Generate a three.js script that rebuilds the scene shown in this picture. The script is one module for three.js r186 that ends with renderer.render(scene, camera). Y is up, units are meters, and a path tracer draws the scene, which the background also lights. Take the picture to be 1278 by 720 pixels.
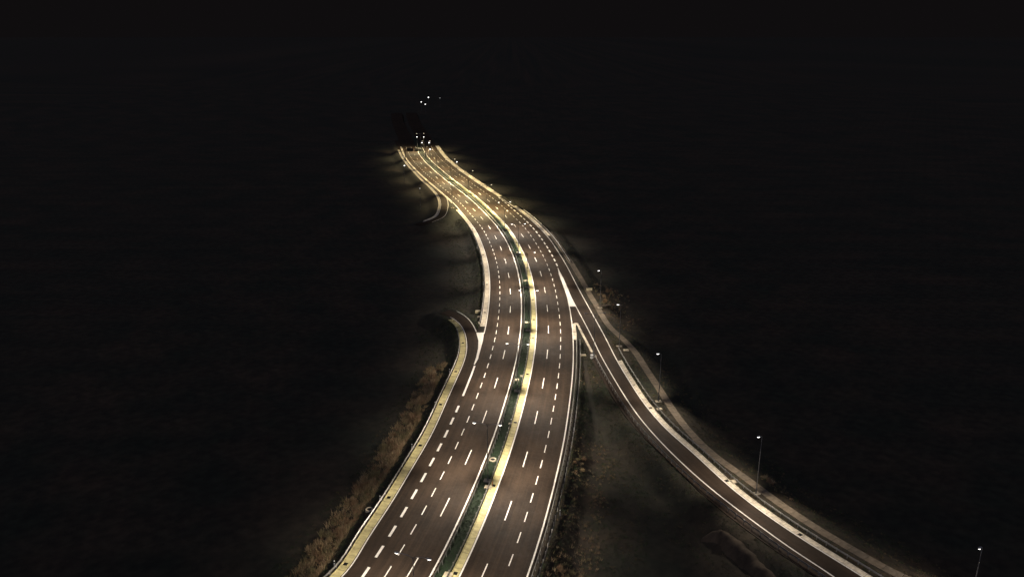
import * as THREE from 'three';
import { mergeGeometries } from 'three/addons/utils/BufferGeometryUtils.js';
import { ImprovedNoise } from 'three/addons/math/ImprovedNoise.js';

// ---------------------------------------------------------------- camera, sky, moon, exposure
const scene = new THREE.Scene();
const CAM_H = 82, PITCH = 18 * Math.PI / 180, FOCAL = 1000, CX = 639, CY = 360;
const camera = new THREE.PerspectiveCamera(2 * Math.atan(360 / FOCAL) * 180 / Math.PI, 1278 / 720, 1, 9000);
camera.position.set(0, CAM_H, 0);
camera.rotation.set(-PITCH, 0, 0);
camera.updateMatrixWorld();

const renderer = new THREE.WebGLRenderer({ antialias: true });
renderer.toneMapping = THREE.LinearToneMapping;
renderer.toneMappingExposure = 1;
renderer.shadowMap.enabled = true;

const skyData = new Float32Array(64 * 32 * 4);                       // overcast night: one dim even tone
for (let i = 0; i < 64 * 32; i++) skyData.set([0.0048, 0.0041, 0.0044, 1], i * 4);
const sky = new THREE.DataTexture(skyData, 64, 32, THREE.RGBAFormat, THREE.FloatType);
sky.mapping = THREE.EquirectangularReflectionMapping; sky.magFilter = THREE.LinearFilter; sky.needsUpdate = true;
scene.background = sky; scene.environment = sky;

const moon = new THREE.DirectionalLight(new THREE.Color().setRGB(0.84, 0.85, 1.15), 0.46);   // faint night light
moon.position.set(-150, 420, 120); moon.target.position.set(0, 0, -250);
moon.castShadow = true; moon.shadow.radius = 20;
Object.assign(moon.shadow.camera, { left: -350, right: 350, top: 450, bottom: -450, near: 10, far: 1500 });
scene.add(moon, moon.target);

// ---------------------------------------------------------------- helpers
let seed = 12345;
const rnd = () => { seed = (seed * 1664525 + 1013904223) >>> 0; return seed / 4294967296; };
const rr = (a, b) => a + (b - a) * rnd();
const clamp = (v, a, b) => Math.min(b, Math.max(a, v));
const sstep = (a, b, v) => { const t = clamp((v - a) / (b - a), 0, 1); return t * t * (3 - 2 * t); };
const perlin = new ImprovedNoise();
const fbm = (x, y, o = 4) => { let s = 0, a = 0.5, f = 1; for (let i = 0; i < o; i++) { s += a * perlin.noise(x * f, y * f, 3.7 + i * 9.1); a *= 0.5; f *= 2.03; } return s; };

// a pixel of the 1278 x 720 photograph to the point where its ray meets the height h
function G(px, py, h = 0) {
  const u = (px - CX) / FOCAL, v = (py - CY) / FOCAL, s = Math.sin(PITCH), c = Math.cos(PITCH);
  const dy = -s - v * c, dz = -c + v * s, t = (h - CAM_H) / dy;
  return [u * t, dz * t];
}
const taken = {};
function numbered(name) { const n = taken[name] = (taken[name] ?? -1) + 1; return n ? `${name}_${String(n).padStart(3, '0')}` : name; }
function shade(o) { o.traverse(m => { if (m.isMesh) { m.castShadow = true; m.receiveShadow = true; } }); return o; }
function tag(o, label, category, group) { o.userData.label = label; o.userData.category = category; if (group) o.userData.group = group; return o; }
function thing(name, label, category, [x, y, z], turn = 0, group) {
  const o = new THREE.Group(); o.name = numbered(name); o.position.set(x, y, z); o.rotation.y = turn; scene.add(o);
  return tag(o, label, category, group);
}
function part(name, geo, mat, parent) { const m = new THREE.Mesh(geo, mat); m.name = name; m.castShadow = m.receiveShadow = true; parent.add(m); return m; }
function structure(name, geo, mat) { const m = part(numbered(name), geo, mat, scene); m.userData.kind = 'structure'; return m; }
function place(root, [x, y, z], turn, label, group) {
  const r = root.clone(); r.name = numbered(root.name.replace(/_\d{3}$/, '')); r.position.set(x, y, z); r.rotation.y = turn; scene.add(r);
  r.userData = { ...root.userData }; if (label) r.userData.label = label; if (group) r.userData.group = group;
  return r;
}
function soup(pos, uv, idx, col) {
  const g = new THREE.BufferGeometry();
  g.setAttribute('position', new THREE.Float32BufferAttribute(pos, 3));
  if (uv) g.setAttribute('uv', new THREE.Float32BufferAttribute(uv, 2));
  if (col) g.setAttribute('color', new THREE.Float32BufferAttribute(col, 3));
  if (idx) g.setIndex(idx);
  g.computeVertexNormals();
  return g;
}

// a smooth line on the ground, one sample per metre, running away from the camera; off > 0 lies on its right
class Curve {
  constructor(points, soft = 12) {
    const v = points.map(p => p.length === 3 ? [p[0], -p[1]] : G(p[0], p[1])).map(([x, z]) => new THREE.Vector3(x, 0, z));
    const c = new THREE.CatmullRomCurve3(v, false, 'centripetal');
    c.arcLengthDivisions = 2000;
    const n = Math.round(c.getLength());
    let p = c.getSpacedPoints(n).map(q => [q.x, q.z]);
    for (let k = 0; k < soft * soft; k++) p = p.map((q, i) => i === 0 || i === p.length - 1 ? q : [(p[i - 1][0] + p[i + 1][0] + 2 * q[0]) / 4, (p[i - 1][1] + p[i + 1][1] + 2 * q[1]) / 4]);
    this.p = [p[0]];                                                   // spaced evenly again
    let acc = 0;
    for (let i = 1; i < p.length; i++) {
      let a = p[i - 1]; const b = p[i]; let l = Math.hypot(b[0] - a[0], b[1] - a[1]);
      while (acc + l >= 1) { const t = (1 - acc) / l; a = [a[0] + (b[0] - a[0]) * t, a[1] + (b[1] - a[1]) * t]; this.p.push(a); l = Math.hypot(b[0] - a[0], b[1] - a[1]); acc = 0; }
      acc += l;
    }
    this.len = this.p.length - 1;
  }
  dir(s) { const i = clamp(Math.round(s), 1, this.len - 1), a = this.p[i - 1], b = this.p[i + 1], l = Math.hypot(b[0] - a[0], b[1] - a[1]); return [(b[0] - a[0]) / l, (b[1] - a[1]) / l]; }
  at(s, off = 0) {
    const t = clamp(s, 0, this.len), i = Math.min(Math.floor(t), this.len - 1), f = t - i, a = this.p[i], b = this.p[i + 1];
    const d0 = this.dir(i), d1 = this.dir(i + 1), dx = d0[0] + (d1[0] - d0[0]) * f, dz = d0[1] + (d1[1] - d0[1]) * f;
    return [a[0] + (b[0] - a[0]) * f - dz * off, a[1] + (b[1] - a[1]) * f + dx * off];
  }
  find(x, z, step = 4) {                                               // nearest {s, off}
    let best = 1e18, bi = 0; const P = this.p;
    for (let i = 0; i < P.length; i += step) { const d = (P[i][0] - x) ** 2 + (P[i][1] - z) ** 2; if (d < best) { best = d; bi = i; } }
    for (let i = Math.max(0, bi - step); i <= Math.min(this.len, bi + step); i++) { const d = (P[i][0] - x) ** 2 + (P[i][1] - z) ** 2; if (d < best) { best = d; bi = i; } }
    const d = this.dir(bi), ex = x - P[bi][0], ez = z - P[bi][1];
    return { s: bi + ex * d[0] + ez * d[1], off: -ex * d[1] + ez * d[0], end: bi === 0 || bi === this.len };
  }
  s(px, py) { return this.find(...G(px, py), 2).s; }
  turn(s) { const d = this.dir(s); return Math.atan2(-d[0], -d[1]); }   // rotation.y that points -z along the line
}
const val = (f, s) => typeof f === 'function' ? f(s) : f;
// sheet between two offsets, with skirts that go down by skirt
function ribbon(c, s0, s1, f0, f1, y = 0, skirt = 0, step = 2) {
  const pos = [], uv = [], idx = [], n = Math.max(1, Math.ceil((s1 - s0) / step));
  const rows = skirt ? [[0, -skirt], [0, 0], [1, 0], [1, -skirt]] : [[0, 0], [1, 0]];
  const parts = skirt ? [[0, 1], [1, 2], [2, 3]] : [[0, 1]];
  for (const [a, b] of parts) {
    const base = pos.length / 3;
    for (let i = 0; i <= n; i++) {
      const s = s0 + (s1 - s0) * i / n;
      for (const k of [a, b]) {
        const o = rows[k][0] ? val(f1, s) : val(f0, s), [x, z] = c.at(s, o);
        pos.push(x, y + rows[k][1], z); uv.push(o + rows[k][1], s);
      }
      if (i < n) { const q = base + i * 2; idx.push(q, q + 1, q + 2, q + 1, q + 3, q + 2); }
    }
  }
  return soup(pos, uv, idx);
}
// a profile [[offset, height], ...] drawn along a line
function sweep(c, s0, s1, profile, step = 2) {
  const pos = [], uv = [], idx = [], n = Math.max(1, Math.ceil((s1 - s0) / step));
  for (let k = 0; k + 1 < profile.length; k++) {
    const base = pos.length / 3;
    for (let i = 0; i <= n; i++) {
      const s = s0 + (s1 - s0) * i / n;
      for (const [o, h] of [profile[k], profile[k + 1]]) { const [x, z] = c.at(s, o); pos.push(x, h, z); uv.push(o + h, s); }
      if (i < n) { const q = base + i * 2; idx.push(q, q + 1, q + 2, q + 1, q + 3, q + 2); }
    }
  }
  return soup(pos, uv, idx);
}
function polygon(pixels, y) {
  const sh = pixels.map(([px, py]) => { const [x, z] = G(px, py); return new THREE.Vector2(x, -z); });
  const g = new THREE.ShapeGeometry(new THREE.Shape(sh)); g.rotateX(-Math.PI / 2); g.translate(0, y, 0); return g;
}

// ---------------------------------------------------------------- materials
function texture(w, h, fn, srgb = true, rep = [1, 1]) {
  const d = new Uint8Array(w * h * 4);
  for (let j = 0; j < h; j++) for (let i = 0; i < w; i++) { const c = fn(i / w, j / h, i, j); d.set([clamp(c[0], 0, 255), clamp(c[1], 0, 255), clamp(c[2], 0, 255), 255], (j * w + i) * 4); }
  const t = new THREE.DataTexture(d, w, h); t.wrapS = t.wrapT = THREE.RepeatWrapping; t.magFilter = THREE.LinearFilter;
  if (srgb) t.colorSpace = THREE.SRGBColorSpace;
  t.repeat.set(...rep); t.needsUpdate = true; return t;
}
// tileable noise on a torus-like blend
function tile(u, v, fx, fy, o = 3, z = 0) {
  const n = (a, b) => fbm(a * fx + z, b * fy + z * 1.7, o);
  const bu = sstep(0.75, 1, u), bv = sstep(0.75, 1, v);
  return (n(u, v) * (1 - bu) + n(u - 1, v) * bu) * (1 - bv) + (n(u, v - 1) * (1 - bu) + n(u - 1, v - 1) * bu) * bv;
}
const lin = (r, g, b) => new THREE.Color().setRGB(r, g, b);
const mat = (c, o = {}) => new THREE.MeshStandardMaterial({ color: c, roughness: 0.85, ...o });
// 13.8 m across, 72 m along: wheel tracks worn paler, grain, patched seams
const asphaltMap = texture(256, 1024, (u, v) => {
  const x = u * 13.8, lane = (x % 3.45) / 3.45;
  const track = Math.exp(-(((lane - 0.27) / 0.09) ** 2)) + Math.exp(-(((lane - 0.73) / 0.09) ** 2));
  const broad = tile(u, v, 3, 9, 3, 1), streak = tile(u, v, 46, 5, 2, 7), grain = (rnd() - 0.5) * 16;
  const k = 1 + broad * 0.5 + streak * 0.30 + track * (0.10 + 0.22 * tile(u, v, 5, 8, 2, 4));
  return [48 * k + grain * 0.7, 39 * k + grain * 0.7, 31 * k + grain * 0.7];
}, true, [1 / 13.8, 1 / 72]);
const asphaltRough = texture(128, 256, (u, v) => { const k = 215 + 50 * tile(u, v, 8, 16, 3, 2) + (rnd() - 0.5) * 30; return [k, k, k]; }, false, [1 / 6, 1 / 12]);
const asphaltBump = texture(256, 256, () => { const k = 255 * rnd(); return [k, k, k]; }, false, [1 / 2.5, 1 / 2.5]);
const asphalt = new THREE.MeshPhysicalMaterial({ specularIntensity: 0.45, map: asphaltMap, roughness: 1, roughnessMap: asphaltRough, bumpMap: asphaltBump, bumpScale: 0.004 });
const paintMap = texture(128, 256, (u, v) => { const k = 228 + 40 * tile(u, v, 9, 20, 3, 5) + (rnd() - 0.5) * 40 - (rnd() < 0.03 ? 90 : 0); return [k, k * 0.985, k * 0.95]; }, true, [1 / 2, 1 / 6]);
const paint = new THREE.MeshStandardMaterial({ map: paintMap, roughness: 0.65 });
const concreteMap = texture(256, 256, (u, v) => { const k = 1 + 0.35 * tile(u, v, 5, 7, 4, 3) + (rnd() - 0.5) * 0.14; return [232 * k, 228 * k, 220 * k]; }, true, [1 / 5, 1 / 5]);
const yellowSlab = [0, 1, 2, 3].map(i => mat(lin(0.66 - i * 0.025, 0.61 - i * 0.022, 0.32 - i * 0.012), { map: concreteMap, roughness: 0.8 }));
const creamSlab = [0, 1, 2, 3].map(i => mat(lin(0.76 - i * 0.03, 0.71 - i * 0.028, 0.60 - i * 0.024), { map: concreteMap, roughness: 0.8 }));
const earthSlab = [0, 1, 2, 3].map(i => mat(lin(0.2 - i * 0.015, 0.165 - i * 0.011, 0.125 - i * 0.007), { map: concreteMap, roughness: 0.9 }));
const concrete = mat(lin(0.55, 0.5, 0.4), { map: concreteMap });
const ironMat = mat(lin(0.012, 0.012, 0.012), { roughness: 0.6, metalness: 0.4 });
const zincMap = texture(128, 128, (u, v) => { const k = 205 + 70 * tile(u, v, 7, 7, 3, 8) + (rnd() - 0.5) * 18; return [k, k, k * 1.01]; }, true, [0.5, 0.5]);
const zinc = new THREE.MeshStandardMaterial({ map: zincMap, color: lin(0.62, 0.61, 0.58), roughness: 0.45, metalness: 0.65 });
const poleMat = new THREE.MeshStandardMaterial({ color: lin(0.2, 0.2, 0.2), roughness: 0.45, metalness: 0.5 });
const housingMat = mat(lin(0.35, 0.35, 0.34), { roughness: 0.5, metalness: 0.3 });
const whitePlastic = mat(lin(0.75, 0.75, 0.72), { roughness: 0.5 });
const blackPlastic = mat(lin(0.02, 0.02, 0.02), { roughness: 0.6 });
const soilMap = texture(512, 512, (u, v) => { const k = 1 + 0.55 * tile(u, v, 7, 7, 5, 6) + (rnd() - 0.5) * 0.35; return [215 * k, 212 * k, 205 * k]; }, true, [1 / 14, 1 / 14]);
const soil = new THREE.MeshStandardMaterial({ map: soilMap, vertexColors: true, roughness: 1 });

// ---------------------------------------------------------------- the lines of the roads (from the photograph's pixels on level ground)
// inner edge line of the carriageway that comes towards the camera; everything on the motorway is measured from it
const B = new Curve([[-41, 30, 0], [-30, 55, 0], [-20.2, 82, 0], [540, 716.4], [561.3, 672.6], [582, 630], [595, 597.6], [607, 570], [618.5, 540], [629, 505], [639, 472.5], [644.2, 450],
  [648.9, 422.6], [650.8, 403.8], [651, 385], [650.1, 360], [647.6, 345], [643.9, 328.8], [637.6, 312.6], [628.8, 295], [618.9, 280.6], [606.5, 267.5], [587.6, 248.8], [570, 235], [553.8, 222.5],
  [538.8, 210], [525, 195.5], [520, 186], [-80, 640, 0], [-102, 760, 0], [-121, 900, 0], [-140, 1100, 0]], 13);
const LONG = 3.45, MED = 6.85, OUT = 10.2;                  // lanes to the left of B
const CI = 4.5, RL = CI + 3.45, RM = CI + 6.9, RO = CI + 10.35;   // inner line, lanes and outer line to the right of B
// outer edge of the merging lane on the near left, and up the slip road it comes from
const QL = new Curve([[-66, 52, 0], [-46, 80, 0], [427, 720], [456, 675], [486, 630], [513, 585], [539, 540], [560, 493], [579, 450], [582, 437], [581.6, 424], [578, 411], [570.5, 401], [561, 395], [548, 390]], 4);
// right side of that slip road above the painted nose
const QR = new Curve([[593.2, 450], [596.3, 435], [597, 425], [595, 415], [592, 408.8], [588.2, 402], [581.3, 395], [573.8, 390], [557, 383.5], [530, 378.5]], 3);
// slip road joining from the right: its two edge lines
const E = new Curve([[68, 78, 0], [57, 92, 0], [1043, 719.6], [1005.4, 696.9], [960, 664.8], [887.6, 610], [840, 567], [805, 529.5], [787.6, 506.3], [776.3, 488.8], [765, 470], [756.3, 455], [748, 440], [740, 422.6], [727.6, 398.8], [718.9, 382.5], [713.2, 371], [708.2, 360], [698, 338]], 5);
const F = new Curve([[74, 80, 0], [62, 94, 0], [1079, 720], [1054, 705], [1022, 686], [999, 671], [960, 645], [912, 608.5], [885.7, 584], [859, 559], [840, 543.5], [825, 529], [814, 516], [803, 502.6], [787, 477.6], [770.2, 450], [756.4, 422.6], [743.5, 399], [722, 360], [706.4, 330], [695.2, 312], [685, 297], [667.6, 278.8], [657.6, 270], [640, 257], [618, 242.5]], 6);
// drain beyond the slip road, its middle line
const H = new Curve([[90, 84, 0], [76, 96, 0], [1124, 720], [1085, 697.6], [1022.6, 661.6], [960, 619], [930, 596], [893, 570], [866, 545], [845.5, 520], [826, 490], [809.5, 465], [794, 440.5], [784, 429], [773, 419], [762.5, 410], [753.5, 397.5], [746.5, 385], [737.5, 370], [731, 358], [720, 339], [710, 323.4], [701.4, 310.5], [692.7, 298], [685, 288.5]], 4);
// small exit at the far left
const PL = new Curve([[-43, 343, 0], [542.5, 271.3], [548.8, 261], [549.6, 253], [547, 245], [538.8, 235], [527.5, 225], [519, 216], [510, 206.5], [503, 197], [498, 187], [-90, 620, 0]], 4);
const sNear = 12, sLit = B.s(520, 186), sFar = sLit + 260;

const nose = B.s(604, 415), sBlockEnd = B.s(577.6, 494), sGoreR0 = B.s(715, 403), sGoreR1 = B.s(704.5, 360);
const eNose = F.s(744.5, 404), qNose = QL.s(581, 420);
const roads = [   // curve, s0, s1, left offset, right offset
  [B, 0, sFar, -OUT - 0.25, 0.5], [B, 0, sFar, CI - 0.3, RO + 0.3],
  [F, 0, F.len, s => s < eNose ? -6.3 : -7.6, 0.3],
  [QL, 0, QL.len, -0.2, s => s < qNose ? 4.4 : 3.8],
  [PL, 0, PL.len, -0.2, 4.0],
  [H, 0, H.len, -0.8, 0.8],
];
function clearance(x, z) {                                           // metres outside the nearest paved strip
  let best = 1e9;
  for (const [c, s0, s1, f0, f1] of roads) {
    const q = c.find(x, z), s = clamp(q.s, s0, s1), over = Math.max(0, s0 - q.s, q.s - s1);
    best = Math.min(best, Math.hypot(Math.max(val(f0, s) - q.off, q.off - val(f1, s)), over) * (Math.max(val(f0, s) - q.off, q.off - val(f1, s)) < 0 && !over ? -1 : 1));
  }
  return best;
}
const SLOPE = 2.0;
function groundHeight(x, z, d = clearance(x, z)) {
  if (d < 0) return -0.14 - 0.3 * sstep(0, 1.2, -d);
  const q = B.find(x, z);
  const inMedian = q.off > 0 && q.off < CI ? 0 : 1;
  const deep = q.off > RO && q.off < RO + 30 && -z < 215 ? 1.35 : 1;
  return -0.05 - inMedian * (SLOPE * deep * sstep(1.6, 6.5, d) + (d > 2 ? 0.5 * fbm(x * 0.09, z * 0.09) * sstep(2, 8, d) : 0)) + 0.03 * fbm(x * 0.7, z * 0.7, 2);
}

// ---------------------------------------------------------------- ground
{
  const xs = [-6000, -3000, -1500, -1100, -800, -650], zs = [];
  for (let x = -550; x < -119; x += 12) xs.push(x);
  for (let x = -115; x <= 100; x += 1.6) xs.push(x);
  for (let x = 110; x <= 550; x += 12) xs.push(x);
  xs.push(650, 800, 1100, 1500, 3000, 6000);
  for (const d of [-2500, -800, -200, 0, 40]) zs.push(d);
  for (let d = 60; d <= 640; d += d < 330 ? 1.6 : 2.6) zs.push(d);
  for (let d = 655; d < 1300; d += 15) zs.push(d);
  for (const d of [1350, 1500, 1700, 2000, 2500, 4000, 8000]) zs.push(d);
  const pos = [], uv = [], col = [], idx = [];
  const bare = [[735, 560, 7], [728, 610, 6], [722, 660, 5], [752, 368, 7], [765, 395, 6], [712, 705, 5], [742, 470, 5]].map(([a, b, r]) => [...G(a, b), r]);
  for (const d of zs) for (const x of xs) {
    const z = -d, far = x < -120 || x > 105 || d < 55 || d > 650;
    const cl = far ? 40 : clearance(x, z);
    pos.push(x, far ? -SLOPE : groundHeight(x, z, cl), z); uv.push(x, z);
    let soilK = clamp(0.35 + 1.3 * fbm(x * 0.06 + 4, z * 0.06, 4) + 0.5 * fbm(x * 0.4, z * 0.4, 3), 0, 1);
    for (const [bx, bz, r] of bare) soilK = Math.max(soilK, 1.25 * Math.exp(-((x - bx) ** 2 + (z - bz) ** 2) / (r * r)) * (0.8 + 0.7 * fbm(x * 0.5, z * 0.5, 3)));
    soilK = clamp(soilK, 0, 1);
    const a = [0.020, 0.024, 0.015], b = [0.055, 0.038, 0.024], n = 1 + 0.4 * fbm(x * 0.9, z * 0.9, 3);
    const q = far ? null : B.find(x, z), turf = q && q.off > 0 && q.off < CI && q.s < sFar;       // the median is sown with dark turf
    for (let k = 0; k < 3; k++) col.push(turf ? [0.013, 0.026, 0.012][k] * n : (a[k] + (b[k] - a[k]) * soilK) * n);
  }
  const w = xs.length;
  for (let j = 0; j + 1 < zs.length; j++) for (let i = 0; i + 1 < w; i++) { const q = j * w + i; idx.push(q, q + 1, q + w, q + 1, q + w + 1, q + w); }
  structure('ground', soup(pos, uv, idx, col), soil);
}

// ---------------------------------------------------------------- carriageways and slip roads
const roadL = structure('motorway_carriageway', ribbon(B, 0, sFar, -OUT - 0.25, 0.5, 0, 0.2), asphalt);
const roadR = structure('motorway_carriageway', ribbon(B, 0, sFar, CI - 0.3, RO + 0.3, 0, 0.2), asphalt);
const slipR = structure('slip_road', mergeGeometries([ribbon(F, 0, eNose, -6.3, 0.3, -0.006, 0.2), ribbon(F, eNose, F.len, -7.6, 0.3, -0.006, 0)]), asphalt);
const slipL = structure('slip_road', mergeGeometries([ribbon(QL, 0, qNose, -0.2, 4.4, -0.006, 0), ribbon(QL, qNose, QL.len, -0.2, s => 4.4 - 0.6 * sstep(qNose, qNose + 6, s), -0.006, 0)]), asphalt);
const slipFar = structure('slip_road', ribbon(PL, 0, PL.len, -0.2, 4.0, -0.006, 0), asphalt);

const MARK = 0.006;
const edge = (road, c, s0, s1, off, w = 0.28) => part('edge_line', ribbon(c, s0, s1, off - w / 2, off + w / 2, MARK), paint, road);
function dashes(name, road, c, off, start, end, period, len, w) {
  for (let s = start; s < end; s += period) part(name, ribbon(c, s, s + len, off - w / 2, off + w / 2, MARK, 0, 1), paint, road);
}
const back = (s, period) => s - Math.ceil((s - sNear) / period) * period;    // the first repeat inside the built length
const sPaint = sLit + 14;
edge(roadL, B, 0, sPaint, 0);
edge(roadL, B, nose - 1, sPaint, -OUT);
edge(roadR, B, 0, sPaint, CI);
edge(roadR, B, 0, sGoreR1 - 1, RO);
edge(roadR, B, B.s(612, 240), sPaint, RO);
{ // long dashes 6 m on, 12 m off; short dashes 3 m on, 3 m off
  const last = sPaint;
  dashes('lane_dash', roadL, B, -LONG, back(B.s(545, 643.8), 18), last, 18, 6, 0.2);
  dashes('lane_dash', roadR, B, RL, back(B.s(631, 649.4), 18), last, 18, 6, 0.2);
  dashes('short_lane_dash', roadL, B, -MED, back(B.s(513, 666.9), 6), last, 6, 3, 0.19);
  dashes('short_lane_dash', roadR, B, RM, back(B.s(655, 651.3), 6), last, 6, 3, 0.19);
  dashes('wide_lane_dash', roadL, B, -OUT, back(B.s(484, 669.4), 6), sBlockEnd - 3, 6, 3.3, 0.46);
  dashes('wide_lane_dash', roadR, B, RO, B.s(697, 335) + 3, B.s(620, 247.5), 6, 3.3, 0.46);
}
part('edge_line', ribbon(B, sBlockEnd, nose - 24, -OUT - 0.23, -OUT + 0.23, MARK), paint, roadL);
// painted noses, set a little above the edge lines they meet
part('painted_nose', polygon([[594.3, 415], [604, 415], [602.6, 425], [600, 435], [596.5, 448], [592.6, 455], [591.2, 455], [594.2, 446], [596.6, 435], [597, 425]], MARK + 0.006), paint, slipL);
part('painted_nose', polygon([[696, 333.5], [704.3, 349.5], [713.4, 371], [719.4, 382.5], [711.2, 382.5], [707.6, 370], [703, 357], [697.6, 342]], MARK + 0.006), paint, slipR);
edge(slipR, E, 0, E.s(718.9, 382.5), 0, 0.26);
edge(slipR, F, 0, F.len - 2, 0, 0.26);
edge(slipL, QR, QR.s(594.5, 414), QR.s(570, 388.5), 0, 0.26);
edge(slipL, QL, 0, QL.len - 5, 0.1, 0.22);
edge(slipFar, PL, 6, PL.s(498, 187), 0.1, 0.22);
edge(slipFar, PL, 8, PL.s(546, 243), 3.7, 0.2);

// ---------------------------------------------------------------- concrete gutters of separate slabs, with gully grates
function gutter(c, s0, s1, off, w, mats, kerbSide, slab = 4, y = 0.012) {
  const o = new THREE.Group(); o.name = numbered('concrete_gutter'); o.userData.kind = 'structure'; scene.add(o);
  const a = off, b = off + w, k = kerbSide < 0;
  const prof = k ? [[a, -0.2], [a, y + 0.09], [a + 0.14, y + 0.09], [a + 0.18, y], [a + w * 0.55, y - 0.02], [b - 0.03, y + 0.004], [b, -0.01], [b, -0.2]]
                 : [[a, -0.2], [a, -0.01], [a + 0.03, y + 0.004], [a + w * 0.45, y - 0.02], [b - 0.18, y], [b - 0.14, y + 0.09], [b, y + 0.09], [b, -0.2]];
  let n = 0;
  for (let s = s0; s < s1 - 0.5; s += slab) {
    const e = Math.min(s + slab - 0.05, s1);
    part('slab', sweep(c, s, e, prof.map(([x, h]) => [x, h + (n % 3 - 1) * 0.002]), 2), mats[Math.floor(rnd() * mats.length)], o);
    n++;
  }
  return o;
}
function grates(o, c, list, off, y = 0.03) {
  for (const s of list) {
    const [x, z] = c.at(s, off), g = mergeGeometries([[-0.3, 0], [0.3, 0]].map(([dx]) => new THREE.BoxGeometry(0.06, 0.05, 0.7).translate(dx, 0, 0)).concat([-0.32, -0.2, -0.08, 0.04, 0.16, 0.28].map(dz => new THREE.BoxGeometry(0.54, 0.045, 0.06).translate(0, 0, dz)), [new THREE.BoxGeometry(0.54, 0.01, 0.64).translate(0, -0.02, 0)]));
    const m = part('gully_grate', g, ironMat, o); m.position.set(x, y, z); m.rotation.y = c.turn(s);
  }
}
const gMid = gutter(B, sNear, B.s(553, 222), CI - 1.5, 1.3, yellowSlab, -1);
grates(gMid, B, [[570, 716], [616.5, 606], [637, 527], [652.5, 467], [663.5, 422], [665, 399], [663, 374], [655, 335], [640, 303]].map(p => B.s(...p)), CI - 0.85);
const gLeft = gutter(QL, 12, QL.s(566, 398), -1.65, 1.5, yellowSlab, -1);
grates(gLeft, QL, [[431.3, 704.2], [486.3, 621], [525, 556], [552, 505], [571, 464], [579, 428]].map(p => QL.s(...p)), -0.95);
const gUp = gutter(B, nose + 5, B.s(572, 262), -OUT - 1.6, 1.4, creamSlab, -1);
grates(gUp, B, [[604, 390], [608, 355], [603, 318], [590, 286]].map(p => B.s(...p)), -OUT - 0.95);
gutter(B, B.s(569, 262) + 16, sLit + 14, -OUT - 0.9, 0.7, creamSlab, -1);
const gRamp = gutter(F, 0, F.s(771, 450), 0.2, 1.0, creamSlab, 1);
grates(gRamp, F, [[814, 509], [908, 600], [1000, 667]].map(p => F.s(...p)), 0.62);
gutter(B, B.s(622, 245), sLit + 14, RO + 0.25, 2.1, creamSlab, 1);
gutter(F, F.s(686, 294), F.s(640, 257), 0.55, 1.0, creamSlab, 1);
gutter(PL, 8, PL.s(498, 187), -1.1, 0.9, creamSlab, -1);
{ // dished drain of earth-stained slabs beyond the slip road
  const o = new THREE.Group(); o.name = numbered('drain_channel'); o.userData.kind = 'structure'; scene.add(o);
  for (let s = 0; s < H.len - 1; s += 3) part('slab', sweep(H, s, Math.min(s + 2.94, H.len), [[-0.85, -0.3], [-0.85, 0.05], [-0.72, 0.05], [-0.3, -0.03], [0.3, -0.03], [0.72, 0.06], [0.88, 0.06], [0.88, -0.3]], 1.5), earthSlab[Math.floor(rnd() * 4)], o);
}
// kerbed V of pale concrete where slip road and motorway part
const vKerb = (() => {
  const o = new THREE.Group(); o.name = numbered('kerb_nose'); o.userData.kind = 'structure'; scene.add(o);
  const bar = (a, b, w, name) => {
    const [x0, z0] = G(...a), [x1, z1] = G(...b), l = Math.hypot(x1 - x0, z1 - z0), sh = new THREE.Shape();
    sh.moveTo(-w / 2, 0); sh.lineTo(w / 2, 0); sh.lineTo(w / 2, 0.1); sh.lineTo(w / 2 - 0.05, 0.13); sh.lineTo(-w / 2 + 0.05, 0.13); sh.lineTo(-w / 2, 0.1);
    const m = part(name, new THREE.ExtrudeGeometry(sh, { depth: l, bevelEnabled: false }).translate(0, -0.02, 0), creamSlab[0], o);
    m.position.set(x0, 0, z0); m.rotation.y = Math.atan2(x1 - x0, z1 - z0);
  };
  const right = [[721.2, 405.5], [726, 415], [731, 424.5], [735, 432], [739.4, 440]];
  for (let i = 0; i + 1 < right.length; i++) bar(right[i], right[i + 1], 0.62, 'kerb_stone');
  for (const [a, b] of [[[716.6, 405], [717.4, 414.5]], [[717.5, 415], [717.9, 424]]]) bar(a, b, 0.95, 'kerb_stone');
  const [cx, cz] = G(718.8, 404.6);
  part('kerb_stone', new THREE.CylinderGeometry(0.78, 0.82, 0.15, 24).translate(0, 0.045, 0), creamSlab[1], o).position.set(cx, 0, cz);
  return o;
})();
// hooked end of the upper gutter above the painted nose of the near slip road
{
  const o = new THREE.Group(); o.name = numbered('kerb_nose'); o.userData.kind = 'structure'; scene.add(o);
  const pts = [[603.8, 400], [603, 403.6], [600.6, 405.2], [598, 404.2], [597, 401.6]].map(p => { const [x, z] = G(...p); return new THREE.Vector3(x, 0.03, z); });
  for (let i = 0; i + 1 < pts.length; i++) {
    const a = pts[i], b = pts[i + 1], m = part('kerb_stone', new THREE.BoxGeometry(0.42, 0.2, a.distanceTo(b) - 0.02), creamSlab[i % 4], o);
    m.position.copy(a).lerp(b, 0.5); m.rotation.y = Math.atan2(b.x - a.x, b.z - a.z);
  }
}

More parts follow.
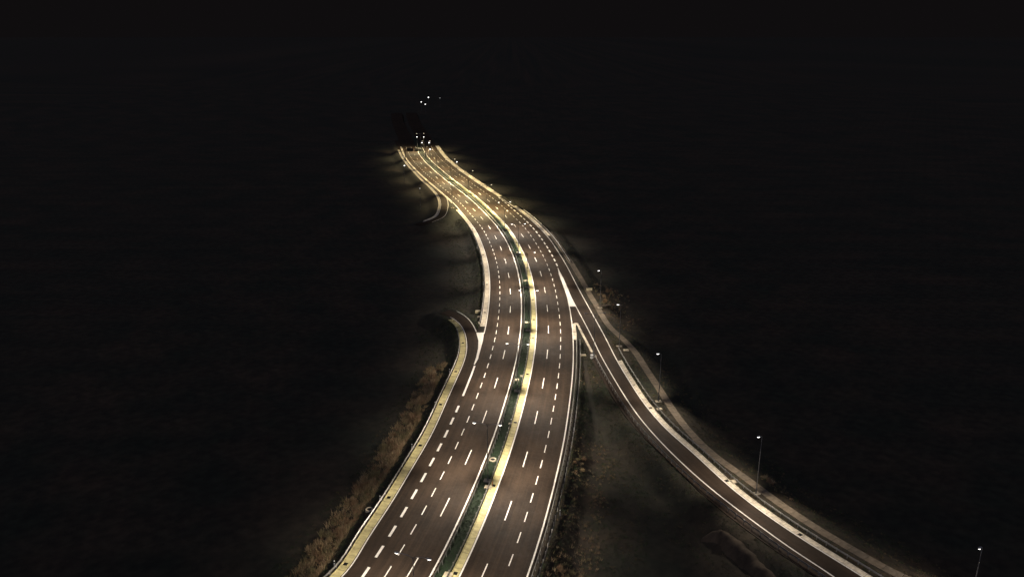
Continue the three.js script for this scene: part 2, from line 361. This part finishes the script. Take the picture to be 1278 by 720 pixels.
// ---------------------------------------------------------------- guard rails
const postGeo = new THREE.BoxGeometry(0.1, 0.85, 0.14).translate(0, 0.3, 0);
const capGeo = new THREE.BoxGeometry(0.07, 0.18, 0.3);
function guardRail(c, s0, s1, off, face, label) {                    // face: +1 the beam turns to the right
  const o = thing('guard_rail', label, 'guard rail', [0, 0, 0], 0, 'steel guard rails along the motorway');
  const f = face * 0.1, p = off + f;
  const w = [[0, 0.75], [0.03, 0.72], [0.08, 0.67], [0.08, 0.63], [0.01, 0.58], [0.01, 0.55], [0.08, 0.50], [0.08, 0.46], [0.03, 0.42], [0, 0.40], [-0.015, 0.42], [0.0, 0.57], [-0.015, 0.74], [0, 0.75]];
  part('beam', sweep(c, s0, s1, w.map(([x, y]) => [p + face * x, y]), 2), zinc, o);
  const far = [];
  for (let s = s0 + 0.3; s < s1; s += 2) {
    const [x, z] = c.at(s, off), t = c.turn(s);
    if (-z < 215) { const m = part('post', postGeo, zinc, o); m.position.set(x, 0, z); m.rotation.y = t; }
    else far.push(postGeo.clone().rotateY(t).translate(x, 0, z));
  }
  if (far.length) part('far_posts', mergeGeometries(far), zinc, o).userData.kind = 'stuff';
  return o;
}
guardRail(B, sNear, sLit, 0.95, -1, 'galvanised guard rail on grass beside the plain white line of the median');
guardRail(B, sNear, sLit, CI - 1.75, 1, 'galvanised guard rail in the median behind the yellow concrete gutter');
guardRail(QL, 12, QL.s(578, 411), -1.95, 1, 'galvanised guard rail between yellow gutter and dry brown shrubs');
guardRail(B, nose + 8, B.s(596, 290), -OUT - 1.95, 1, 'curving guard rail behind pale gutter above the painted nose of slip road');
guardRail(B, sNear, B.s(718, 424), RO + 0.95, -1, 'guard rail with shadowed posts above the bare earth bank of the motorway');
guardRail(B, sNear, B.s(718, 426), RO + 1.75, 1, 'outer guard rail behind another rail above the bare earth bank');
guardRail(E, 0, E.s(744, 441), -1.95, 1, 'guard rail bordering the grass triangle beside the joining slip road');
guardRail(F, 0, F.s(766, 436), 2.0, -1, 'guard rail between pale slip road gutter and earth-stained drain');
guardRail(F, F.s(706, 328), F.s(650, 263), 2.0, -1, 'guard rail behind pale gutter where the merging lane narrows');

// ---------------------------------------------------------------- lamp posts
const poleGeo = new THREE.CylinderGeometry(0.055, 0.115, 11.9, 12).translate(0, 5.95, 0);
const footGeo = mergeGeometries([new THREE.CylinderGeometry(0.2, 0.2, 0.05, 12).translate(0, 0.18, 0), new THREE.CylinderGeometry(0.13, 0.14, 0.5, 12).translate(0, 0.4, 0)]);
const plinthGeo = new THREE.BoxGeometry(1.5, 0.5, 1.0).translate(0, -0.09, 0);
const doorGeo = new THREE.BoxGeometry(0.1, 0.45, 0.03).translate(0, 1.0, 0.12);
const armGeo = k => new THREE.TubeGeometry(new THREE.CatmullRomCurve3([[0, 11.5, 0], [0.15, 11.85, 0], [0.5, 12.05, 0], [1, 12.12, 0]].map(([x, y, z]) => new THREE.Vector3(x * k, y, z))), 14, 0.045, 8);
const armR = armGeo(2.05), armL = armGeo(-2.05), armShort = armGeo(-0.45);
const headGeo = (() => {   // flattened shell, domed above
  const g = new THREE.SphereGeometry(1, 20, 12, 0, Math.PI * 2, 0, Math.PI * 0.52); g.scale(0.46, 0.13, 0.19); return g;
})();
const lensGeo = (() => { const g = new THREE.SphereGeometry(1, 18, 10, 0, Math.PI * 2, Math.PI / 2, Math.PI / 2); g.scale(0.34, 0.2, 0.17); return g; })();
const NEARC = lin(1.0, 0.86, 0.70), FARC = lin(1.0, 0.80, 0.44);
const lensOff = mat(lin(0.3, 0.3, 0.28), { roughness: 0.3 });
const lensMat = (c, e) => new THREE.MeshStandardMaterial({ color: 0xffffff, emissive: c, emissiveIntensity: e, roughness: 0.4 });
const lensRamp = lensMat(lin(1, 0.95, 0.9), 5);
const lensNear = lensMat(lin(1, 0.92, 0.82), 6), lensFar = lensMat(lin(1, 0.85, 0.55), 2.2);
function lampPost(label, group, x, z, turn, sides, power, warm, y = 0, short = false, lit = true) {
  const reach = short ? 0.75 : 2.4;
  const o = thing('street_lamp', label, 'street lamp', [x, y, z], turn, group);
  part('plinth', plinthGeo, concrete, o);
  const pole = part('pole', poleGeo, poleMat, o);
  part('base_plate', footGeo, poleMat, pole); part('access_door', doorGeo, poleMat, pole);
  o.updateMatrixWorld();
  for (const k of sides) {
    part('arm', short ? armShort : k > 0 ? armR : armL, poleMat, o);
    const h = part('lamp_head', headGeo, housingMat, o); h.position.set(reach * k, 12.1, 0);
    part('lamp_lens', lensGeo, lit ? (warm ? lensFar : short ? lensRamp : lensNear) : lensOff, h).position.set(0.06 * k, 0.0, 0);
    if (lit) for (const along of [-1, 1]) {                            // street optics throw two lobes along the road
      const l = new THREE.SpotLight(warm ? FARC : NEARC, power, 0, 0.77, 1, 2);
      l.position.copy(o.localToWorld(new THREE.Vector3((reach + 0.06) * k, 11.76, 0)));
      l.target.position.copy(o.localToWorld(new THREE.Vector3((reach + (short ? 2.6 : warm ? 4.0 : 5.1)) * k, 0, (short ? 8.4 : 7.8) * along)));
      l.castShadow = true; l.shadow.radius = 5; scene.add(l); l.target.updateMatrixWorld();
    }
  }
  return o;
}
{
  const s0 = B.s(608, 600), mid = 2.2;
  const medianLabel = {
    '-1': 'double-armed street lamp whose heads hang over the carriageway with wide white dashes',
    0: 'double-armed median street lamp beside the orange marker and square concrete cover', 1: 'double-armed median street lamp beside a grey cover and a narrow cover touching the rail',
    2: 'double-armed median street lamp level with the kerb nose of the joining slip road', 3: 'double-armed median street lamp where the painted nose of the joining slip road ends', 4: 'double-armed median street lamp level with wide white dashes of the merging lane',
  };
  for (let k = -2; k <= 12; k++) {
    const s = s0 + 40 * k, [x, z] = B.at(s, mid), far = -z > 360;
    if (s > sLit - 4) break;
    lampPost(medianLabel[k] ?? (far ? 'yellowish double-armed street lamp in the median of the far bright bend' : 'double-armed street lamp standing in the grass median between the two carriageways'), 'street lamps along the median', x, z, B.turn(s), [-1, 1], -z > 480 ? 3000 : far ? 4400 : -z > 330 ? 3000 : 2400, far);
  }
}
const rampLamps = [
  [[749, 384], 'single-armed street lamp behind the drain near the concrete outlet chute', 800],
  [[773, 432], 'single-armed street lamp where the drain bends away from the slip road', 600],
  [[822, 501], 'single-armed street lamp between slip road rail and drain, beside two small concrete covers', 1050],
  [[944, 616], 'single-armed street lamp between slip road rail and drain, beside a low bush', 1050],
];
for (const [p, label, power] of rampLamps) { const [x, z] = G(...p), q = F.find(x, z); lampPost(label, 'street lamps along the slip road', x, z, F.turn(q.s), [-1], power, false, -0.1, true); }
lampPost('tall slip road street lamp with its lit head standing alone against dark ground', 'street lamps along the slip road', 67, -97, F.turn(20), [-1], 700, false, -0.1, true);
{ const [x, z] = G(741, 445); lampPost('unlit double-armed street lamp at the tip of the grass triangle beside the kerb nose', 'street lamps on the road noses', x, z, E.turn(E.s(745, 445)), [-1, 1], 0, false, 0, false, false); }
{ const [x, z] = G(564.5, 259.5); lampPost('street lamp on the far nose where the small exit leaves', 'street lamps on the road noses', x, z, B.turn(B.s(572, 258)), [1], 2600, true); }

// ---------------------------------------------------------------- covers, blocks and marker posts on the verges
function block(px, py, w, d, h, label, group, c = B, material = concrete) {
  const [x, z] = G(px, py), y = groundHeight(x, z);
  const o = thing('cable_chamber', label, 'concrete cover', [x, y, z], c.turn(c.find(x, z).s), group);
  part('frame', new THREE.BoxGeometry(w, h + 0.3, d).translate(0, h / 2 - 0.15, 0), material, o);
  part('lid', new THREE.BoxGeometry(w * 0.8, 0.05, d * 0.76).translate(0, h + 0.02, 0), concrete, o);
  return o;
}
function ring(px, py, label) {
  const [x, z] = G(px, py), y = groundHeight(x, z), o = thing('manhole', label, 'manhole', [x, y, z], 0.3);
  part('concrete_ring', new THREE.LatheGeometry([[0.42, -0.1], [0.42, 0.25], [0.68, 0.25], [0.7, 0.2], [0.7, -0.3]].map(([a, b]) => new THREE.Vector2(a, b)), 28), concrete, o);
  part('iron_lid', new THREE.CylinderGeometry(0.42, 0.42, 0.06, 24).translate(0, 0.16, 0), ironMat, o);
}
ring(615, 574, 'round manhole ring with dark lid on the median grass');
ring(460.5, 634, 'round manhole ring on the verge among the dry shrubs');
const MG = 'concrete covers on the median';
const pale = mat(lin(0.72, 0.66, 0.45), { map: concreteMap });
block(609, 608.6, 1.3, 1.1, 0.22, 'square concrete cover in the median a step from a lamp plinth, by the orange marker', MG);
block(637, 529, 0.8, 0.7, 0.2, 'small concrete cover on median grass close to the yellow gutter', MG);
block(645, 474, 1.2, 0.8, 0.18, 'grey concrete cover in the median just behind a lamp plinth', MG);
block(651, 469.5, 0.7, 0.5, 0.2, 'narrow concrete cover touching the median rail beside the grey cover', MG);
block(658, 402.5, 1.2, 0.8, 0.2, 'long concrete cover in the median between lamp plinth and gutter rail', MG);
block(656, 350.5, 1.3, 0.9, 0.2, 'paired concrete cover in the median where the carriageways begin to bend', MG);
block(646.5, 315, 1.2, 0.9, 0.2, 'concrete cover deep in the dark median bend', MG);
block(559, 719, 1.4, 1.4, 0.3, 'broad pale concrete cover in the median beside a gully grate', MG, B, pale);
block(596.3, 387.5, 1.5, 1.0, 0.4, 'pale concrete block on the verge above the hooked gutter end', 'concrete covers by the slip roads', B, pale);
block(597.6, 395.5, 0.8, 0.6, 0.3, 'low concrete block beside the hooked gutter end', 'concrete covers by the slip roads');
block(728, 444, 1.5, 0.8, 0.4, 'pale yellowish concrete block on the tip of the grass triangle', 'concrete covers by the slip roads', E, pale);
block(781.5, 437.5, 1.4, 0.9, 0.3, 'concrete cover on earth between drain bend and slip road', 'concrete covers by the slip roads', F);
block(823, 511, 1.3, 0.8, 0.3, 'concrete cover at the foot of the slip road rail beside a lamp', 'concrete covers by the slip roads', F);
block(917, 601.5, 1.3, 0.9, 0.3, 'concrete cover behind the slip road rail above a gully grate', 'concrete covers by the slip roads', F);

const markGeo = new THREE.CylinderGeometry(0.07, 0.09, 1.05, 10).translate(0, 0.45, 0);
const markBand = new THREE.CylinderGeometry(0.078, 0.08, 0.22, 10).translate(0, 0.72, 0);
const markCap = new THREE.SphereGeometry(0.085, 10, 6).translate(0, 0.97, 0);
function marker(px, py, label, group) {
  const [x, z] = G(px, py), o = thing('marker_post', label, 'marker post', [x, groundHeight(x, z) + 0.0, z], 0, group);
  const p = part('post', markGeo, whitePlastic, o); part('black_band', markBand, blackPlastic, p); part('cap', markCap, whitePlastic, p);
}
const mk = ['white marker post on the verge between yellow gutter and dry shrubs', 'marker posts beside the yellow gutter'];
for (const p of [[561, 464.5], [543, 506], [514, 559], [474, 624], [417, 705]]) marker(...p, ...mk);
const mk2 = ['white marker post on dark grass outside the pale curving gutter', 'marker posts beside the curving gutter'];
for (const p of [[603, 355], [600.4, 329.5], [595.5, 309.5]]) marker(...p, ...mk2);
marker(699, 642, 'lone white marker post at the foot of the bare earth bank');
{ // orange flexible marker in the median
  const [x, z] = G(614.5, 606), o = thing('flexible_marker', 'short orange marker on median grass beside the yellow gutter', 'marker post', [x, -0.05, z]);
  part('post', new THREE.CylinderGeometry(0.06, 0.1, 0.9, 10).translate(0, 0.42, 0), mat(lin(0.65, 0.13, 0.02), { roughness: 0.6 }), o);
  part('foot', new THREE.CylinderGeometry(0.22, 0.26, 0.08, 14).translate(0, 0.02, 0), blackPlastic, o);
}
{ // drum-nosed crash cushion where the grass triangle begins
  const [x, z] = G(741, 444), o = thing('crash_cushion', 'pale rounded crash cushion at the rail end beside the kerb nose', 'crash cushion', [x - 0.6, -0.05, z + 1.4], E.turn(E.s(745, 445)));
  part('shell', new THREE.CylinderGeometry(0.42, 0.46, 1.0, 20).translate(0, 0.45, 0), whitePlastic, o);
  part('band', new THREE.CylinderGeometry(0.445, 0.45, 0.2, 20).translate(0, 0.6, 0), blackPlastic, o);
}
{ // chute that carries water from the bank to the drain
  const [x0, z0] = G(748, 383), [x1, z1] = G(762, 380.5), l = Math.hypot(x1 - x0, z1 - z0);
  const o = thing('outlet_chute', 'stepped concrete outlet chute running down the bank to the drain', 'drain chute', [x0, -0.05, z0], Math.atan2(x1 - x0, z1 - z0));
  for (const k of [-1, 1]) part('side_wall', new THREE.BoxGeometry(0.14, 0.3, l).translate(k * 0.42, 0.12, l / 2), earthSlab[0], o);
  for (let i = 0; i < 6; i++) part('step', new THREE.BoxGeometry(0.7, 0.18, l / 6 - 0.03).translate(0, 0.02 + i * 0.012, l * (i + 0.5) / 6), earthSlab[i % 4], o);
  const [hx, hz] = G(735.5, 362.5), w = thing('drain_headwall', 'small pale concrete headwall over the drain where it straightens', 'headwall', [hx, 0, hz], H.turn(H.s(735, 364)));
  part('wall', new THREE.BoxGeometry(1.9, 0.8, 0.25).translate(0, 0.3, 0), pale, w); part('coping', new THREE.BoxGeometry(2.05, 0.12, 0.42).translate(0, 0.76, 0), pale, w);
}
{ // sign gantry over the far carriageway, seen from behind
  const s = B.s(528, 199), z0 = B.at(s, -5), o = thing('sign_gantry', 'dark sign gantry spanning the far end of one carriageway', 'gantry', [z0[0], 0, z0[1]], B.turn(s));
  const gm = mat(lin(0.05, 0.05, 0.05), { roughness: 0.7, metalness: 0.3 });
  for (const k of [-1, 1]) part('post', new THREE.BoxGeometry(0.35, 7.4, 0.45).translate(k * 6.6, 3.7, 0), gm, o);
  for (const y of [6.0, 7.2]) part('beam', new THREE.BoxGeometry(12.8, 0.22, 0.22).translate(0, y, 0), gm, o);
  for (let i = 0; i < 8; i++) part('brace', new THREE.BoxGeometry(0.1, 1.75, 0.1).rotateZ(i % 2 ? 0.75 : -0.75).translate(-5.6 + i * 1.6, 6.6, 0), gm, o);
  for (const x of [-3.4, 1.6]) { const p = part('sign_panel', new THREE.BoxGeometry(4.0, 2.2, 0.12).translate(x, 6.6, -0.25), gm, o); part('panel_rib', new THREE.BoxGeometry(3.9, 0.08, 0.08).translate(x, 6.6, -0.14), gm, p); }
}

// ---------------------------------------------------------------- dry shrubs, grass, earth berm
const twig = [lin(0.34, 0.25, 0.14), lin(0.24, 0.155, 0.085), lin(0.21, 0.175, 0.09)].map(c => new THREE.MeshStandardMaterial({ color: c, roughness: 1, vertexColors: true, side: THREE.DoubleSide }));
const woody = mat(lin(0.09, 0.06, 0.04), { roughness: 1 });
function blades(n, rad, h, spread, width, base = 0) {
  const pos = [], col = [];
  for (let i = 0; i < n; i++) {
    const a = rr(0, 6.283), r = rad * Math.sqrt(rnd()), x = Math.cos(a) * r, z = Math.sin(a) * r;
    const hh = h * rr(0.45, 1) * (1 - 0.45 * (r / rad) ** 2), b = rr(0, 6.283), lean = spread * rr(0.3, 1), w = width * rr(0.6, 1.4);
    const px = Math.cos(b) * w, pz = Math.sin(b) * w, y0 = base * rr(0, hh);
    const tx = x + x / rad * lean + rr(-0.2, 0.2), tz = z + z / rad * lean + rr(-0.2, 0.2), mx = x * 0.55 + tx * 0.45, mz = z * 0.55 + tz * 0.45, my = y0 + (hh - y0) * 0.55;
    pos.push(x - px * 0.5, y0, z - pz * 0.5, x + px * 0.5, y0, z + pz * 0.5, mx + px, my, mz + pz, x - px * 0.5, y0, z - pz * 0.5, mx + px, my, mz + pz, mx - px, my, mz - pz, mx - px, my, mz - pz, mx + px, my, mz + pz, tx, hh, tz);
    const k = rr(0.55, 1.25), g = rr(0.9, 1.1);
    for (let q = 0; q < 9; q++) col.push(k, k * g, k);
  }
  return soup(pos, null, null, col);
}
function shrubProto(i) {
  const o = new THREE.Group(); o.name = 'dry_shrub';
  const plumes = [];
  for (let k = 0; k < 8; k++) { const a = rr(0, 6.283), r = 1.25 * Math.sqrt(rnd()), h = rr(0.5, 2.5); plumes.push(blades(Math.round(20 + 22 * h), 0.16 + 0.11 * h, h, 0.35 + 0.2 * h, 0.045, 0.15).rotateZ(rr(-0.22, 0.22)).translate(Math.cos(a) * r, 0, Math.sin(a) * r)); }
  part('crown', mergeGeometries(plumes), twig[i % 3], o);
  const st = [];
  for (let k = 0; k < 6; k++) { const a = k + rr(0, 0.6), l = rr(0.9, 1.5); st.push(new THREE.CylinderGeometry(0.012, 0.035, l, 5).translate(0, l / 2, 0).rotateZ(rr(0.15, 0.5)).rotateY(a)); }
  part('stems', mergeGeometries(st), woody, o);
  return o;
}
const shrubs = [0, 1, 2, 3, 4, 5, 6, 7].map(shrubProto);
let used = 0;
function shrub(x, z, size, label, group) {
  const src = shrubs[used++ % shrubs.length], r = src.clone(); r.name = numbered('dry_shrub');
  r.position.set(x, groundHeight(x, z) - 0.05, z); r.rotation.y = rr(0, 6.283); r.scale.set(size * rr(0.85, 1.2), size * rr(0.75, 1.25), size * rr(0.85, 1.2));
  scene.add(r); tag(r, label ?? `${r.scale.y > 1 ? 'tall' : r.scale.y > 0.75 ? 'medium' : 'low'} ${r.scale.x > 0.95 ? 'broad' : 'narrow'} ${['tan', 'rust-brown', 'olive-brown'][(used - 1) % shrubs.length % 3]} dry shrub in the row beside the yellow gutter`, 'shrub', group);
}
{ // the ragged row on the bank beside the near gutter
  const s0 = QL.s(400, 720) - 12, s1 = QL.s(579, 452);
  for (let s = s0; s < s1; s += 1.7) {
    const gap = fbm(s * 0.11, 2.2, 2);
    const n = s > QL.s(450, 660) - 0 && s < QL.s(478, 640) ? 1 : gap > -0.05 ? 2 : gap > -0.25 ? 1 : 0;
    for (let k = 0; k < n; k++) {
      const [x, z] = QL.at(s + rr(-0.6, 0.6), -5.3 - k * 1.7 - rr(0, 1.3) - 0.6 * Math.sin(s * 0.35));
      shrub(x, z, rr(0.35, 1.1), null, 'dry shrubs along the near bank');
    }
  }
}
for (const [a, b, n, spread, label, g] of [
  [752, 366, 9, 14, 'reddish dry shrub on the earth bank behind the drain near the outlet chute', 'dry shrubs behind the drain'],
  [955, 600, 5, 10, 'low dry bush on dark ground behind the drain and slip road lamp', 'low bushes by the slip road lamp'],
  [704, 708, 6, 9, 'small dry shrub at the foot of the motorway embankment', 'small shrubs under the embankment'],
  [722, 574, 5, 10, 'thin dry shrub on bare earth beneath the motorway rail', 'thin shrubs under the motorway rail']])
  for (let i = 0; i < n; i++) { const [x, z] = G(a + rr(-spread, spread), b + rr(-spread, spread)); if (clearance(x, z) > 2.2) shrub(x, z, rr(0.35, 0.7), label, g); }
{ // grass: verges and median
  const tuft = blades(7, 0.16, 0.34, 0.2, 0.016), im = [], cols = [], M = new THREE.Matrix4(), Q = new THREE.Quaternion(), up = new THREE.Vector3(0, 1, 0);
  const put = (x, z, s, c) => { const y = groundHeight(x, z); im.push(new THREE.Matrix4().compose(new THREE.Vector3(x, y - 0.02, z), Q.setFromAxisAngle(up, rr(0, 6.283)).clone(), new THREE.Vector3(s * rr(0.8, 1.5), s * rr(0.6, 1.4), s * rr(0.8, 1.5)))); cols.push(c); };
  const sM = B.s(600, 262);
  for (let i = 0; i < 15000; i++) { const s = sNear + (sM - sNear) * rnd() ** 1.5, [x, z] = B.at(s, rr(0.55, CI - 1.55)); put(x, z, rr(0.5, 0.95), lin(0.015, 0.037, 0.013).multiplyScalar(rr(0.6, 1.3))); }
  const verge = (c, s0, s1, o0, o1, n, green) => { for (let i = 0; i < n; i++) { const s = s0 + (s1 - s0) * rnd() ** 1.3, [x, z] = c.at(s, o0 + (o1 - o0) * rnd() ** 1.6), d = clearance(x, z); if (d > 0.25) put(x, z, rr(0.6, 1.4), (rnd() < green ? lin(0.028, 0.045, 0.016) : lin(0.085, 0.062, 0.03)).multiplyScalar(rr(0.6, 1.3))); } };
  verge(QL, 12, QL.len - 6, -2.1, -13, 9000, 0.7);
  verge(B, nose, B.s(580, 272), -OUT - 2.2, -OUT - 14, 6000, 0.75);
  verge(B, sNear, B.s(718, 424), RO + 2.0, RO + 18, 13000, 0.72);
  verge(E, 0, E.s(744, 441), -2.1, -14, 7000, 0.6);
  verge(F, 0, F.s(735, 384), 1.4, 16, 9000, 0.45);
  verge(F, F.s(735, 384), F.len, 1.4, 12, 4000, 0.6);
  const g = new THREE.InstancedMesh(tuft, new THREE.MeshStandardMaterial({ color: 0xffffff, roughness: 1, side: THREE.DoubleSide }), im.length);
  im.forEach((m, i) => { g.setMatrixAt(i, m); g.setColorAt(i, cols[i]); });
  g.name = 'grass'; g.castShadow = g.receiveShadow = true; g.userData = { kind: 'stuff', label: 'short rough grass on the median and the road verges', category: 'grass' };
  scene.add(g);
}
{ // tall dry grass standing among the shrubs and on the bare banks
  const clump = blades(16, 0.34, 1.25, 0.5, 0.02), list = [], cols = [], up = new THREE.Vector3(0, 1, 0);
  const put = (x, z, s) => { list.push(new THREE.Matrix4().compose(new THREE.Vector3(x, groundHeight(x, z) - 0.04, z), new THREE.Quaternion().setFromAxisAngle(up, rr(0, 6.283)), new THREE.Vector3(s * rr(0.8, 1.3), s * rr(0.6, 1.35), s * rr(0.8, 1.3)))); cols.push([lin(0.42, 0.32, 0.18), lin(0.30, 0.19, 0.10), lin(0.22, 0.19, 0.09)][Math.floor(rnd() * 3)].multiplyScalar(rr(0.6, 1.25))); };
  const s0 = QL.s(400, 720) - 12, s1 = QL.s(579, 448);
  for (let i = 0; i < 2600; i++) { const s = rr(s0, s1), o = rnd() ** 1.7, edge = 4.7 + 0.7 * fbm(s * 0.25, 8, 2) + 1.2 * fbm(s * 0.06, 3, 2); if (fbm(s * 0.22, o * 2, 3) < -0.16) continue; const [x, z] = QL.at(s, -edge - o * 5); put(x, z, rr(0.5, 1.25)); }
  for (const [a, b, r, n, h] of [[752, 366, 9, 160, 0.7], [768, 392, 8, 120, 0.6], [734, 565, 6, 170, 0.5], [726, 612, 5, 170, 0.5], [716, 668, 5, 150, 0.55], [706, 708, 4, 120, 0.6], [741, 470, 4, 60, 0.4], [965, 604, 4, 60, 0.5]]) {
    const [cx, cz] = G(a, b);
    for (let i = 0; i < n; i++) { const t = rr(0, 6.283), q = r * Math.sqrt(rnd()), x = cx + Math.cos(t) * q, z = cz + Math.sin(t) * q * 1.6; if (clearance(x, z) > 1.2) put(x, z, h * rr(0.6, 1.3)); }
  }
  const g = new THREE.InstancedMesh(clump, new THREE.MeshStandardMaterial({ color: 0xffffff, vertexColors: true, roughness: 1, side: THREE.DoubleSide }), list.length);
  list.forEach((m, i) => { g.setMatrixAt(i, m); g.setColorAt(i, cols[i]); });
  g.name = 'dry_grass'; g.castShadow = g.receiveShadow = true; g.userData = { kind: 'stuff', label: 'tall dry grass on the banks beside the roads', category: 'grass' };
  scene.add(g);
}
{ // low earth berm inside the slip road's curve
  const c = new Curve([[975, 724], [945, 701], [925, 684], [906, 668], [893, 656], [874, 658]], 2), pos = [], idx = [], uv = [], col = [], n = 60, m = 10;
  for (let i = 0; i <= n; i++) for (let j = 0; j <= m; j++) {
    const s = c.len * i / n, t = j / m * 2 - 1, w = (1.7 + 0.9 * fbm(s * 0.3, 1.1, 3)) * Math.sin(Math.PI * clamp(i / n, 0.02, 0.98)) ** 0.4, [x, z] = c.at(s, t * w);
    const h = (1.25 + 0.7 * fbm(s * 0.4, 5, 3)) * Math.cos(t * Math.PI / 2) ** 1.3 * Math.sin(Math.PI * i / n) ** 0.35 + 0.25 * fbm(x * 1.1, z * 1.1, 3) * (1 - t * t);
    pos.push(x, groundHeight(x, z) - 0.15 + h, z); uv.push(x, z);
    const k = 1 + 0.6 * fbm(x * 1.3, z * 1.3, 3); col.push(0.075 * k, 0.056 * k, 0.038 * k);
    if (i < n && j < m) { const q = i * (m + 1) + j; idx.push(q, q + 1, q + m + 1, q + 1, q + m + 2, q + m + 1); }
  }
  const b = part('earth_berm', soup(pos, uv, idx, col), soil, scene);
  tag(b, 'low ragged berm of earth inside the curve of the slip road', 'earth mound');
}

// ---------------------------------------------------------------- lit lamps of a settlement beyond the end of the lit motorway
{
  const glow = e => new THREE.MeshStandardMaterial({ color: 0xffffff, emissive: lin(1, 0.98, 0.95), emissiveIntensity: e, roughness: 0.5 });
  const strong = glow(3.5), weak = glow(0.45);
  const list = [[520.2, 170.8, 1, 8], [528.6, 170.8, 1, 8], [526.5, 178, 1, 8], [535.4, 178, 2, 8], [536.6, 186.2, 2, 8], [534.5, 121.5, 2, 8], [525.5, 127.2, 1, 8], [530.5, 130, 1, 8], [549, 122.2, 0, 8], [570, 202, 1, 8], [504.5, 206.6, 1, 8], [502.8, 196, 0, 8], [523.8, 235, 0, 8]];
  list.forEach(([px, py, k, h], i) => {
    const [x, z] = G(px, py, h), far = -z > 800, [nx, nz] = [x, z];
    const o = thing('road_lamp', far ? 'tiny lit lamp of the distant settlement beyond the motorway' : -z > 560 ? 'small lit lamp just beyond the end of the lit motorway' : 'small lit lamp beside the far bend of the motorway', 'street lamp', [nx, -SLOPE, nz], 0, far ? 'lamps of the distant settlement' : -z > 560 ? 'lamps beyond the end of the motorway' : 'small lamps by the far bend');
    const H2 = h + SLOPE, r = (k === 2 ? 0.46 : k === 1 ? 0.36 : 0.3) * (far ? 1.4 : 1);
    part('pole', new THREE.CylinderGeometry(0.07, 0.12, H2 - r * 0.6, 8).translate(0, (H2 - r * 0.6) / 2, 0), poleMat, o);
    part('lamp_globe', new THREE.SphereGeometry(r, 16, 10).scale(1, 0.8, 1).translate(0, H2, 0), k ? strong : weak, o);
    part('cap', new THREE.CylinderGeometry(r * 0.3, r * 0.8, 0.2, 12).translate(0, H2 + r * 0.78, 0), housingMat, o);
  });
}
renderer.render(scene, camera);
